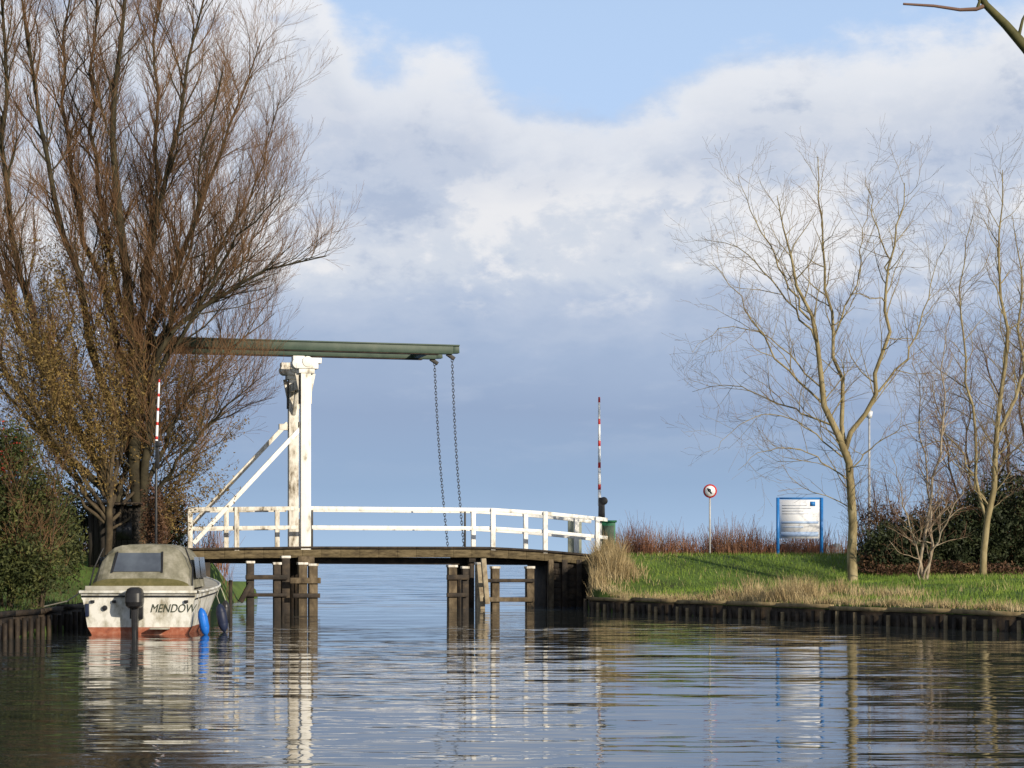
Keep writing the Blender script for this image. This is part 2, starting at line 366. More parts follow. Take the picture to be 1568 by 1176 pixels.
revet_tan=mat('revetment_timber',[(.08,.06,.04),(.24,.18,.09),(.36,.29,.16)],3,.85,8,.01)
pilem=mat('revetment_pile',[(.07,.05,.028),(.19,.14,.075),(.30,.23,.13)],4,.85,6,.01)
revet('timber_revetment',[(2.25,57),(2.15,55),(2.14,53),(5.2,47.0),(9.88,37.8),(15,27),(13,16),(7,11),(3.5,6)],.34,.30,(revet_tan,wetwood,pilem))
revet('timber_revetment',[(-6,2.5),(-12,8),(-9.6,20),(-8.9,33),(-9.1,45),(-9.0,57)],.44,.5,(wetwood,wetwood,wetwood))

# ---------------------------------------------------------------- vegetation
def ok_land(x,y): z,m=hgt(x,y,True); return z,m
def blades(b,x,y,z,h,wd,lean,mi):
    n=len(x); a=rs.rand(n)*2*np.pi; dx=np.cos(a)*wd/2; dy=np.sin(a)*wd/2; la=rs.rand(n)*2*np.pi; l=lean*h*rs.rand(n)
    V=np.zeros((n,3,3)); V[:,0]=np.stack([x-dx,y-dy,z-.01],1); V[:,1]=np.stack([x+dx,y+dy,z-.01],1); V[:,2]=np.stack([x+np.cos(la)*l,y+np.sin(la)*l,z+h],1)
    b.tris(V,3,mi)
def leafmat(name,cols,scale=2.5,tr=.25):
    m=mat(name,cols,scale,.7,4); return m
gm1=leafmat('grass_green',[(.06,.11,.015),(.13,.21,.025),(.21,.27,.045)],.8)
gm2=leafmat('grass_straw',[(.20,.14,.06),(.38,.29,.15),(.50,.41,.24)],2)
b=MB(); n=190000; x=rs.uniform(1.2,24,n); y=rs.uniform(26,66,n); z,m=ok_land(x,y)
t=(y-56.4)-.22*(x+5.81); k=(m>.05)&(t<-.8)&(x/y<.30); x,y,z,m=x[k],y[k],z[k],m[k]
dr=(np.sin(x*1.3+y*.7)*.6+np.sin(x*.5-y*1.9)*.6+rs.randn(len(x))*.8+2.6*np.exp(-m/.7))>1.9
hb=rs.uniform(.05,.13,len(x)); blades(b,x[~dr],y[~dr],z[~dr],hb[~dr],.018,.7,0); blades(b,x[dr],y[dr],z[dr],hb[dr]*1.6,.014,.8,1)
b.build('bank_grass',[gm1,gm2])
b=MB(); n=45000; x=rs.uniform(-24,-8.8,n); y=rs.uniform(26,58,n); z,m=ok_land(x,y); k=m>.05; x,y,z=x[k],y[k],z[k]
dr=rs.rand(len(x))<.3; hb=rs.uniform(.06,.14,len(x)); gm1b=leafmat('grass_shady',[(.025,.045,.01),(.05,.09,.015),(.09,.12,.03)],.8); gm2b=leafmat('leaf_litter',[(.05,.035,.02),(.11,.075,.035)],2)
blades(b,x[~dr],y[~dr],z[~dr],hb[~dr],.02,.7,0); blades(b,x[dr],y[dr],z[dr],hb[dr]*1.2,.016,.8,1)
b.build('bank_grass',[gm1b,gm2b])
def clump(b,px,py,d,sx,sy,n,h0,h1,mi):
    p=at(px,py,d); x=p.x+rs.randn(n)*sx; y=d+rs.randn(n)*sy; z,m=ok_land(x,y); k=m>-.02; x,y,z=x[k],y[k],z[k]
    blades(b,x,y,z,rs.uniform(h0,h1,len(x))*np.exp(-((x-p.x)/sx/1.8)**2),.02,.75,mi)
b=MB()
for a in [(935,880,54.6,.30,.35,1500,.35,1.1),(918,885,54.4,.2,.3,600,.3,.9),(908,905,53.3,.25,.25,500,.2,.5),(955,890,54.0,.4,.4,600,.2,.5),(1110,900,48.5,.25,.3,300,.2,.4),(1150,900,48,.2,.3,300,.3,.7),(1165,905,47,.3,.3,300,.2,.4),(1205,905,46,.35,.3,900,.2,.7),(1235,900,46,.3,.3,500,.25,.7),(1285,900,47.5,.3,.3,350,.2,.5),(1330,905,46,.4,.3,300,.2,.4),(1380,905,45,.4,.3,300,.15,.35)]:
    clump(b,*a,0)
segs=[((2.2,53),(5.3,47)),((5.3,47),(9.98,37.8)),((9.98,37.8),(14,30))]; 
for (A,B),q in zip(segs,(1800,3200,1800)):
    tt=rs.rand(q); x=A[0]+(B[0]-A[0])*tt+rs.exponential(.25,q)*.89+.1; y=A[1]+(B[1]-A[1])*tt+rs.exponential(.2,q)*.45; z,m=ok_land(x,y); hgtv=(.06+.2*rs.rand(q)*(np.sin(tt*37)+1.2)*.5)
    blades(b,x,y,z,hgtv,.016,.8,0)
b.build('dry_reeds',[gm2])
rm=leafmat('withy_red',[(.12,.05,.03),(.24,.11,.065),(.32,.20,.12)],.9)
def reedbed(x0,x1,t0,t1,n,h0,h1,name):
    b=MB(); x=rs.uniform(x0,x1,n); t=rs.uniform(t0,t1,n); y=56.4+.22*(x+5.81)+t; z=hgt(x,y)
    env=(h0+(h1-h0)*(.5+.3*np.sin(x*1.9)+.2*np.sin(x*4.7+1)))
    for i in range(n):
        h=env[i]*(random.uniform(.5,1.0)+(.35 if random.random()<.08 else 0)); l=random.gauss(0,.2)*h; l2=random.gauss(0,.15)*h
        b.tube([(x[i],y[i],z[i]-.05),(x[i]+l*.4,y[i]+l2*.4,z[i]+h*.5),(x[i]+l,y[i]+l2,z[i]+h)],.010,.003,3,0)
    return b.build(name,[rm])
reedbed(3.0,10.5,5,8,5200,.9,1.45,'withy_bed'); reedbed(10.5,24,5,8,2500,.8,1.2,'withy_bed'); reedbed(-16,-8.6,4.5,7,1800,.7,1.4,'withy_bed')

# ---- trees
def rotdir(d,ang,az):
    u=d.orthogonal().normalized(); v=d.cross(u); return (d*math.cos(ang)+(u*math.cos(az)+v*math.sin(az))*math.sin(ang)).normalized()
def resample(pts,n):
    L=[0]
    for i in range(1,len(pts)): L.append(L[-1]+(pts[i]-pts[i-1]).length)
    P=np.array([tuple(p) for p in pts]); L=np.array(L); s=np.linspace(0,L[-1],n)
    return [Vector((np.interp(q,L,P[:,0]),np.interp(q,L,P[:,1]),np.interp(q,L,P[:,2]))) for q in s],L[-1]
def grow(b,pts,length,r0,r1,lvl,P,leaves):
    sides=(7,5,3,3)[min(lvl,3)]
    b.tube(pts,r0,r1,sides,0 if lvl<P.get('tw',2) else 1)
    if leaves is not None and lvl>=2:
        for q in pts[1:]: leaves.append(q)
    if lvl>=len(P['dens']): return
    n=P['dens'][lvl]*length; n=int(n)+(random.random()<n-int(n)); k=len(pts)-1
    for i in range(n):
        t=P['t0'][lvl]+(1-P['t0'][lvl])*((i+random.random())/max(1,n)); t=min(t,.995)
        j=int(t*k); f=t*k-j; p=pts[j].lerp(pts[j+1],f); d=(pts[j+1]-pts[j]).normalized()
        dd=rotdir(d,math.radians(random.uniform(*P['ang'][lvl])),random.uniform(0,2*math.pi))
        dd=(dd+Vector((0,0,P['up'][lvl]))).normalized()
        ln=random.uniform(*P['len'][lvl])*(1-.55*t if lvl==0 else 1-.4*t)
        rr=min((r0+(r1-r0)*t)*.6,P['r'][lvl]*random.uniform(.6,1.15)); m=(7,5,4)[min(lvl,2)]
        q=[p]; 
        for s in range(m-1):
            dd=(dd+Vector((random.gauss(0,1),random.gauss(0,1),random.gauss(0,1)))*P['wob']+Vector((0,0,P['curl'][lvl]))).normalized(); q.append(q[-1]+dd*ln/(m-1))
        grow(b,q,ln,rr,max(.003,rr*.3),lvl+1,P,leaves)
def tree(name,stems,P,mats,leafn=0,leafs=.05,seed=1,rk=1):
    random.seed(seed); b=MB(); lv=[] if leafn else None
    for (pl,r0,r1,d0,d1) in stems:
        n=len(pl); raw=[at(px,py,d0+(d1-d0)*(i/(n-1))) for i,(px,py) in enumerate(pl)]
        sm_=[]
        for i in range(n-1):
            a=raw[max(0,i-1)];p=raw[i];q=raw[i+1];c=raw[min(n-1,i+2)]
            for s in range(4):
                t=s/4; sm_.append(.5*((2*p)+(q-a)*t+(2*a-5*p+4*q-c)*t*t+(3*p-a-3*q+c)*t**3))
        sm_.append(raw[-1]); pts,Ln=resample(sm_,14)
        wv=.06
        pts=[pts[0]]+[p+Vector((random.gauss(0,wv),random.gauss(0,wv),0)) for p in pts[1:-1]]+[pts[-1]]
        grow(b,pts,Ln,r0*rk,r1,0,P,lv)
    if leafn:
        A=np.array([tuple(q) for q in lv]); idx=rs.randint(0,len(A),leafn); leafcloud(b,A[idx]+rs.randn(leafn,3)*.06,leafs,len(mats)-1)
    return b.build(name,mats)
def leafcloud(b,C,s,mi):
    n=len(C); a=rs.randn(n,3); a/=np.linalg.norm(a,axis=1)[:,None]; c=rs.randn(n,3); c=np.cross(a,c); c/=np.linalg.norm(c,axis=1)[:,None]
    sz=s*rs.uniform(.6,1.3,n)[:,None]
    V=np.stack([C-a*sz,C+c*sz*.4,C+a*sz,C-c*sz*.4],1); b.tris(V,4,mi)
bark_w=mat('bark_willow',[(.018,.014,.009),(.045,.038,.022),(.085,.07,.04)],3,.9,6,.01)
bark_d=mat('bark_dark',[(.025,.018,.012),(.06,.045,.028),(.11,.085,.05)],3,.9,6,.01)
bark_t=mat('twigs_brown',[(.09,.05,.027),(.18,.10,.05),(.25,.15,.078)],.6,.85,3)
PW=dict(dens=[3.4,5.0,8.0],t0=[.14,.12,.1],ang=[(18,52),(18,50),(15,42)],up=[.30,.25,.2],len=[(1.5,3.8),(.7,1.6),(.35,.85)],r=[.028,.012,.0065],wob=.13,curl=[.10,.08,.05])
ST=[([(215,850),(208,700),(205,560),(190,420),(178,250),(185,80),(200,-80)],.24,.03,52,51),
([(215,800),(235,600),(262,510),(330,455),(410,415),(500,392)],.16,.012,52,50),
([(210,650),(240,480),(300,340),(350,200),(400,60)],.14,.012,52,54),
([(207,560),(225,400),(265,230),(290,80),(310,-50)],.13,.016,52,50),
([(210,620),(300,480),(360,370),(430,300)],.09,.01,52,49),
([(200,700),(150,560),(110,400),(75,250),(45,80),(35,-60)],.15,.02,52,50),
([(205,640),(160,450),(115,300),(100,100),(110,-50)],.13,.02,52,55),
([(190,780),(90,600),(30,430),(8,250),(10,80),(0,-60)],.15,.03,52,49),
([(220,760),(280,620),(350,540),(420,480)],.09,.01,52,54),
([(200,500),(150,300),(140,100),(150,-60)],.10,.02,52,53),
([(225,780),(290,680),(350,620),(410,570)],.07,.008,52,50),
([(207,500),(240,300),(240,100),(250,-60)],.09,.02,52,56),
([(190,780),(40,620),(-60,400),(-130,150)],.13,.02,52,50),
([(190,760),(60,560),(-20,330),(-60,50)],.13,.02,52,54),
([(215,600),(280,420),(310,250),(340,110)],.07,.01,52,48),
([(215,560),(330,400),(400,250),(430,150)],.07,.01,52,53),
([(262,510),(340,440),(400,350),(440,270)],.05,.008,51,52)]
tree('willow_tree',ST,PW,[bark_w,bark_t],seed=3,rk=.85)
ol=leafmat('willow_leaves',[(.07,.05,.016),(.155,.105,.03),(.25,.17,.055)],1.6)
olt=mat('twigs_olive',[(.11,.07,.03),(.21,.13,.055)],1,.8,3)
PS=dict(dens=[4.4,5.0,5.0],t0=[.15,.12,.1],ang=[(20,55),(20,50),(20,45)],up=[.25,.2,.1],len=[(1.1,2.4),(.5,1.2),(.3,.7)],r=[.02,.010,.006],wob=.14,curl=[.08,.05,.0])
SS=[([(165,850),(168,770),(150,680),(100,560),(70,440)],.10,.012,51,50.5),([(168,780),(175,650),(170,520),(150,410)],.07,.012,51,51.5),([(168,780),(210,680),(240,600),(290,570)],.06,.01,51,58),
([(165,790),(110,700),(50,620),(20,500)],.06,.01,51,49),([(168,770),(200,640),(215,560),(222,490)],.06,.01,51,54),([(168,800),(230,730),(280,680),(310,640)],.05,.01,51,55),([(160,800),(90,740),(30,700),(-20,640)],.05,.01,51,50),
([(160,760),(120,600),(110,480),(90,400)],.06,.01,51,52),([(160,790),(60,660),(-20,560),(-50,440)],.06,.01,51,52),([(165,800),(120,740),(90,650),(60,560)],.05,.01,51,50),([(170,800),(190,730),(260,640),(330,590)],.05,.01,51,58),([(170,810),(240,770),(290,730),(330,700)],.04,.008,51,54.5)]
tree('young_willow_tree',SS,PS,[bark_d,olt,ol],42000,.045,seed=4)
bark_l=mat('bark_light',[(.13,.10,.05),(.26,.21,.11),(.38,.32,.19)],5,.85,6,.008,(1,1,.4))
tw_l=mat('twigs_tan',[(.14,.10,.055),(.24,.175,.10),(.28,.18,.12)],.7,.85,3)
PR=dict(dens=[2.5,3.4,4.2],t0=[.15,.12,.1],ang=[(25,68),(25,62),(20,55)],up=[.12,.10,.08],len=[(1.0,2.8),(.5,1.4),(.25,.7)],r=[.020,.010,.0062],wob=.18,curl=[.07,.06,.04])
d=52
R1=[([(1306,893),(1303,800),(1300,740),(1293,685),(1262,610),(1245,500),(1215,400),(1190,300)],.14,.010,d,d-1),
([(1293,685),(1283,580),(1268,450),(1255,330),(1252,240)],.065,.01,d,d+1),
([(1294,690),(1335,610),(1358,500),(1362,400),(1385,280)],.075,.01,d,d-1),
([(1270,630),(1200,560),(1140,470),(1085,400)],.035,.006,d,d-1.5),
([(1248,520),(1180,430),(1130,380),(1075,365)],.032,.005,d,d+1),
([(1240,490),(1190,400),(1150,320),(1130,270)],.032,.005,d,d-1),
([(1282,655),(1200,620),(1120,590),(1060,600)],.03,.005,d,d+1.5),
([(1298,735),(1230,690),(1170,690),(1130,720)],.022,.004,d,d-1),
([(1345,600),(1400,520),(1430,430),(1445,360)],.032,.005,d,d+1),
([(1362,420),(1340,340),(1325,270)],.025,.005,d,d-1),
([(1275,520),(1310,430),(1320,360),(1330,300)],.028,.005,d,d+1),
([(1300,720),(1370,660),(1430,640)],.022,.004,d,d-1),
([(1290,700),(1210,640),(1150,640),(1100,690)],.022,.004,d,d-1.5),
([(1265,600),(1180,520),(1110,500),(1060,540)],.025,.004,d,d-1)]
tree('alder_tree',R1,PR,[bark_l,tw_l],seed=8)
PR2=dict(PR); PR2['dens']=[3.2,3.8,4.0]
tw_r=mat('twigs_reddish',[(.11,.055,.037),(.20,.115,.07),(.26,.175,.11)],.7,.85,3)
R2=[([(1415,893),(1412,820),(1430,740),(1445,640),(1450,540),(1460,470)],.05,.006,51,51),([(1418,893),(1425,800),(1415,700),(1405,600),(1400,530)],.04,.006,51,52),([(1410,893),(1400,830),(1380,760),(1365,700)],.03,.005,51,50),([(1412,890),(1440,820),(1470,760),(1480,690)],.03,.005,51,50)]
tree('birch_tree',R2,dict(PR2,dens=[4,5,5],len=[(.7,1.7),(.4,.9),(.2,.5)]),[mat('bark_birch',[(.16,.11,.07),(.30,.24,.17),(.42,.36,.28)],6,.8,6,.004),tw_r],seed=9)
R3=[([(1505,895),(1515,780),(1530,650),(1540,520),(1530,400),(1535,260)],.10,.01,53,53),([(1512,800),(1490,680),(1480,560),(1470,450),(1490,330)],.05,.008,53,52),([(1530,660),(1575,560),(1600,430),(1590,300)],.055,.008,53,54),
([(1515,780),(1470,700),(1430,620),(1420,560)],.04,.006,53,54),([(1600,890),(1590,700),(1570,560),(1560,420),(1550,330)],.09,.008,55,55),([(1600,880),(1640,700),(1650,500),(1640,300)],.09,.008,55,56)]
tree('alder_tree',R3,dict(PR2,dens=[3.0,3.8,4.0]),[bark_l,tw_l],seed=10)
R4=[([(1545,890),(1550,760),(1535,640),(1500,520)],.08,.01,60,60),([(1480,890),(1470,780),(1450,690),(1440,600)],.06,.01,61,60),([(1600,890),(1580,740),(1560,600),(1575,470)],.08,.01,61,61),([(1515,890),(1500,790),(1480,700),(1490,560)],.06,.008,60,59),([(1550,890),(1570,790),(1580,660),(1550,560)],.06,.008,59,59),([(1500,890),(1520,780),(1540,680),(1530,600)],.06,.008,59,58)]
tree('alder_tree',R4,dict(PR2,dens=[3.8,4.8,5]),[bark_d,tw_r],seed=12)
PB=dict(dens=[6,6],t0=[.1,.1],ang=[(20,50),(20,50)],up=[.2,.15],len=[(.5,1.2),(.2,.5)],r=[.012,.006],wob=.14,curl=[.05,.02],tw=1)
dk_leaf=leafmat('evergreen_leaves',[(.008,.012,.005),(.022,.032,.011),(.05,.06,.02)],2.2)
dk_red=leafmat('bramble',[(.04,.02,.012),(.09,.045,.025),(.14,.085,.04)],1.6)
def ell(b,c,r,n,s,mi):
    v=rs.randn(n,3); v/=np.linalg.norm(v,axis=1)[:,None]; rad=rs.rand(n)**.45
    lump=1+.22*np.sin(v[:,0]*7+c[0])*np.sin(v[:,2]*8+c[1])+.15*np.sin(v[:,1]*11+v[:,2]*9)
    C=np.array(c)+v*(rad*lump)[:,None]*np.array(r); C=C[C[:,2]>H(c[0],c[1])-.3]; leafcloud(b,C,s,mi)
def shrub(name,bases,hpx,mats,ells,seed,d=56,spread=60,nst=9,P=PB):
    random.seed(seed); b=MB()
    for bx,by in bases:
        for i in range(nst):
            a=random.uniform(-1,1); top=by-hpx*random.uniform(.5,1.1); p0=at(bx+a*8,by,d+random.uniform(-.3,.3)); p1=at(bx+a*spread*.6,by-(by-top)*.55,d+random.uniform(-.8,.8)); p2=at(bx+a*spread,top,d+random.uniform(-1.2,1.2))
            pts,L_=resample([p0,p1,p2],8); grow(b,pts,L_,.018,.005,0,P,None)
    for px,py,dd,rx,ry,rz,n,s,mi in ells: q=at(px,py,dd); ell(b,(q.x,q.y,q.z),(rx,ry,rz),n,s,mi)
    b.build(name,mats)
shrub('thorn_shrub',[(1340,890),(1365,893),(1395,895),(1440,890),(1480,893),(1520,893),(1560,893),(1600,893)],150,[bark_t,tw_r,dk_leaf,dk_red],
 [(1355,845,54.6,.75,.6,.8,5000,.06,2),(1400,835,54.8,.9,.7,.85,6000,.06,2),(1450,830,55.3,.9,.8,1.0,6500,.06,2),(1505,815,55.5,.9,.8,1.35,9000,.06,2),(1560,805,55.5,1.0,.8,1.6,10000,.06,2),(1350,795,56,.7,.6,.5,1200,.045,3),(1440,790,56,.9,.6,.6,1800,.045,3),(1620,830,57,1.2,1,1.5,4000,.06,2),(1460,875,54,2.4,.5,.3,4500,.045,3),(1335,865,54.5,.45,.5,.4,1500,.045,3)],21,nst=12)
bl_leaf=leafmat('holly_leaves',[(.015,.022,.006),(.045,.055,.014),(.11,.11,.03)],3)
berry=leafmat('berries',[(.2,.02,.01),(.35,.04,.02)],3)
shrub('holly_bush',[(10,930),(60,930)],230,[bark_d,bark_t,bl_leaf,berry],
 [(10,770,37,.95,.9,1.3,9000,.045,2),(60,800,38,.75,.8,1.1,7000,.045,2),(30,870,36.5,.9,.6,.65,5000,.045,2),(15,690,37,.5,.5,.55,2500,.04,2),(5,700,36.8,.5,.5,.6,250,.035,3),(105,840,40,.35,.5,.8,1800,.045,2),(-60,780,37,1,1,1.6,4000,.05,2)],22,d=37,spread=50,nst=9)
shrub('hedge',[(120,860),(230,860)],90,[bark_d,bark_t,dk_leaf,dk_red],
 [(60,800,55,1.4,.8,1.2,4500,.06,2),(130,800,55,1.2,.8,1.15,4500,.06,2),(215,800,55,1.0,.8,1.1,4000,.06,2),(262,810,55,.6,.6,.95,2600,.05,2),(262,785,55.0,.55,.6,1.1,2500,.05,3),(235,805,50.4,.35,.3,1.1,3200,.045,3),(0,790,55,1.4,.8,1.6,4000,.06,2)],23,d=54,spread=50)
b=MB(); a=at(135,0,51.5); c=at(212,0,51.5); g=H(a.x,51.5); zt=at(0,775,51.5).z
shedm=mat('tarred_boards',[(.012,.010,.009),(.03,.025,.02)],5,.85,6,.005,(6,1,1))
nb=9; wd=(c.x-a.x)/nb
for i in range(nb): b.box((a.x+wd*(i+.5),51.5+.006*(i%2),(g+zt)/2),(wd-.012,.03,zt-g),0)
b.box(((a.x+c.x)/2,52.4,(g+zt)/2),(c.x-a.x-.02,1.7,zt-g-.02),0)
b.beam(((a.x+c.x)/2,51.3,zt+.05),((a.x+c.x)/2,53.5,zt+.2),c.x-a.x+.25,.06,1); b.box((a.x+.95,51.47,(g+zt)/2+.15),(.4,.02,.45),2)
b.build('garden_shed',[shedm,wetwood,black])

random.seed(31); b=MB()
pts,L_=resample([Vector(p) for p in [(4.2,7.5,H(4.2,7.5)-.1),(4.15,7.6,1.5),(4.2,7.7,3.0),(4.1,7.8,5.5),(4.3,8,8)]],14); b.tube(pts,.13,.03,8,0)
p1=at(1568,70,8); p2=at(1510,8,8); p3=at(1440,-110,8.1)
b.tube([Vector((4.17,7.7,2.4)),Vector((3.2,7.9,2.95)),at(1640,160,8),p1,at(1540,38,8),p2,at(1480,-40,8.05),p3],.032,.008,8,1)
b.tube([p2,at(1495,14,8),at(1470,15,8),at(1430,9,8),at(1383,6,8)],.010,.005,6,2)
b.tube([at(1497,12,8),at(1500,2,8),at(1494,-12,8),at(1480,-40,8)],.008,.004,6,1)
b.tube([at(1560,55,8),at(1566,30,8),at(1580,5,8)],.008,.004,6,1)
b.build('overhanging_tree',[bark_d,mat('bark_olive',[(.05,.05,.015),(.11,.10,.035)],20,.7,4),mat('twig_pink',[(.14,.08,.06),(.2,.12,.09)],20,.7,4)],smooth=True)

# ---------------------------------------------------------------- boat
BO=Vector((-6.98,36.6,0)); b=MB()
gel=mat('gelcoat',[(.24,.21,.14),(.48,.46,.39),(.72,.71,.66)],4,.5,9,.002,(1,1,.6),pos=[.34,.43,.56])
anti=mat('antifouling',[(.18,.06,.04),(.34,.11,.06),(.45,.24,.17)],6,.7,7)
canv=mat('canvas',[(.09,.085,.055),(.20,.19,.14),(.34,.32,.26)],3.5,.9,8,.02)
glass=mat('vinyl_window',[(.05,.06,.08),(.10,.12,.15)],2,.15,3,spec=.6)
moss=mat('mossy_canvas',[(.08,.075,.025),(.16,.14,.06)],8,.95,6)
def hw(t): return 1.08*(1-max(0,(t-.35)/.65)**2.3)
NS=14; rows=[]
for i in range(NS+1):
    t=i/NS; w=max(hw(t),.015); yy=5.6*t; zg=.80+.28*t*t; k=(1-.25*t)
    prof=[(0,-.35+.3*t**3),(w*.72*k,-.16+.1*t),(w*.88*k,.14+.02*t),(w*.96,.64+.16*t),(w*.985,.68+.17*t),(w,zg)]
    rows.append([Vector((x,yy+(.55*t*(z/1.1) if z>0 else 0),z))+BO for x,z in prof]+[Vector((-x,yy+(.55*t*(z/1.1) if z>0 else 0),z))+BO for x,z in prof[1:]])
def ring(r): return [r[10],r[9],r[8],r[7],r[6],r[0],r[1],r[2],r[3],r[4],r[5]]
mrow=[0,4,0,1,1,1,1,0,4,0]
for i in range(NS):
    A=ring(rows[i]);B=ring(rows[i+1])
    for j in range(10): b.add([A[j],A[j+1],B[j+1],B[j]],[(0,1,2,3)],mrow[j])
    b.add([A[0],B[0],B[10],A[10]],[(0,1,2,3)],5)
A=ring(rows[0])
b.add([A[3],A[4],A[5],A[6],A[7]][::-1],[(0,1,2,3,4)],1)
b.add([A[0],A[1],A[2],A[3],A[7],A[8],A[9],A[10]],[tuple(range(8))],0)
b.beam(BO+Vector((-1.1,-.03,.80)),BO+Vector((1.1,-.03,.80)),.06,.05,0); b.beam(BO+Vector((-1.06,-.02,.72)),BO+Vector((1.06,-.02,.72)),.03,.03,4)
for s in(-1,1):
    b.tube([ring(r)[10 if s>0 else 0]+Vector((s*.02,0,.0)) for r in rows],.03,.02,6,0)
b.box(BO+Vector((0,.15,.86)),(2.0,.25,.10),5); 
def sec(y,hwid,z0,z1,n=12,sq=.42):
    o=[]
    for i in range(n+1):
        a=math.pi*i/n; cx=math.cos(a); sx=math.sin(a)
        o.append(BO+Vector((hwid*math.copysign(abs(cx)**sq,cx)*(1-.18*sx),y,z0+(z1-z0)*sx**(.55))))
    return o
S=[sec(.08,.96,.86,.97),sec(.16,.955,.86,1.05),sec(.55,.92,.86,1.60),sec(.66,.91,.86,1.69),sec(1.0,.90,.865,1.665),sec(1.3,.92,.87,1.71),sec(1.7,.90,.875,1.67),sec(2.1,.90,.88,1.70),sec(2.3,.88,.88,1.62),sec(2.95,.78,.9,1.0)]
for i in range(len(S)-1):
    for j in range(12): b.add([S[i][j],S[i][j+1],S[i+1][j+1],S[i+1][j]],[(0,1,2,3)],3 if (i==8 and 2<=j<=9) else (8 if i==0 else 2))
b.add(S[0],[tuple(range(13))],8)
def onrear(x,f,o=.012):
    p=BO+Vector((x,.16+.39*f,1.05+.55*f)); return p+Vector((0,-.816,.578))*o
b.add([onrear(-.52,.22),onrear(.38,.22),onrear(.33,.86),onrear(-.47,.86)],[(0,1,2,3)],3)
for x0,x1 in((-.56,-.52),(.38,.42)): b.add([onrear(x0,.18,.016),onrear(x1,.18,.016),onrear(x1*.9,.9,.016),onrear(x0*.9,.9,.016)],[(0,1,2,3)],4)
for y0,y1 in((.85,1.4),(1.5,2.1)):
    for s in(-1,1):
        x=s*.91; q=[BO+Vector((x+s*.035,y0,1.05)),BO+Vector((x+s*.035,y1,1.05)),BO+Vector((s*.90,y1,1.45)),BO+Vector((s*.90,y0,1.45))]; b.add(q,[(0,1,2,3)],3)
for s in (-1,1): b.tube([BO+Vector((s*.97,.2,.84)),BO+Vector((s*.93,.5,1.25)),BO+Vector((s*.78,.6,1.62))],.016,.016,6,4)
for s in(-1,1): b.tube([BO+Vector((s*.7,3.0,1.0)),BO+Vector((s*.72,3.1,1.3)),BO+Vector((s*.5,4.2,1.38)),BO+Vector((0,5.7,1.45))],.014,.014,6,5)
# outboard motor: rounded cowling (stacked tapered rings), leg, bracket
def ringbox(zs):
    pr=None
    for z,wx,wy,yo in zs:
        cur=[]
        for i in range(16):
            a=2*math.pi*i/16; c_,s_=math.cos(a),math.sin(a)
            cur.append(BO+Vector((-.02+wx*math.copysign(abs(c_)**.6,c_),yo+wy*math.copysign(abs(s_)**.6,s_),z)))
        if pr: b.add(pr+cur,[(i,(i+1)%16,16+(i+1)%16,16+i) for i in range(16)],4)
        pr=cur
    b.add(pr,[tuple(range(16))],4)
ringbox([(.50,.10,.13,-.26),(.54,.15,.19,-.27),(.62,.165,.21,-.27),(.78,.16,.20,-.26),(.86,.13,.16,-.25),(.89,.07,.09,-.24)])
ringbox([(-.2,.05,.12,-.22),(.1,.055,.10,-.22),(.50,.07,.11,-.22)])
b.box(BO+Vector((-.02,-.06,.50)),(.24,.10,.40),4)
b.box(BO+Vector((-.02,-.30,-.02)),(.20,.28,.03),4)
for x in(-.85,-.45,.9): b.box(BO+Vector((x,-.03,.62)),(.07,.05,.05),4)
b.cyl(BO+Vector((-.62,-.01,.50)),BO+Vector((-.62,-.05,.50)),.05,.05,12,4); b.box(BO+Vector((-.95,-.03,.46)),(.07,.03,.24),6)
b.box(BO+Vector((.42,-.12,.12)),(.34,.22,.03),5)
def fender(x,y,z0,z1,r,mi,dx=0):
    L_=[(0,.2),(.12,.75),(.3,1),(.7,1),(.88,.75),(1,.2)]
    for k in range(5):
        a,c=L_[k],L_[k+1]; b.cyl(BO+Vector((x+dx*a[0],y,z0+(z1-z0)*a[0])),BO+Vector((x+dx*c[0],y,z0+(z1-z0)*c[0])),r*a[1],r*c[1],12,mi)
    b.tube([BO+Vector((x+dx,y,z1)),BO+Vector((x+dx-.05,y,z1+.15)),BO+Vector((x-.1,y,.86))],.008,.008,5,5)
fender(1.26,.05,-.02,.50,.09,7,-.10); fender(1.42,1.3,0,.55,.10,6,-.1); fender(1.35,1.9,.1,.6,.09,4)
b.tube([BO+Vector((-1.0,.1,.85)),BO+Vector((-1.4,.3,.62)),BO+Vector((-1.95,.6,.5))],.014,.014,5,5)
boat=b.build('motorboat',[gel,anti,canv,glass,black,mat('deck_grey',[(.3,.28,.22),(.5,.48,.42)],5,.7),mat('navy',[(.01,.015,.04),(.02,.03,.07)],4,.5),mat('fender_blue',[(.01,.12,.5),(.02,.18,.65)],4,.4),moss,metal],bevel=.006)
cu=bpy.data.curves.new('boat_name','FONT'); cu.body='MENDOW'; cu.size=.22; cu.extrude=.002; cu.align_x='CENTER'; cu.shear=.3
cu.materials.append(mat('lettering',[(.04,.05,.03),(.07,.08,.05)],3,.5)); to=bpy.data.objects.new('name_lettering',cu); sc.collection.objects.link(to)
to.location=BO+Vector((.64,-.012,0)); to.location.z=.42; to.rotation_euler=(math.radians(90),0,0); to.parent=boat; to.scale=(.82,1,1)

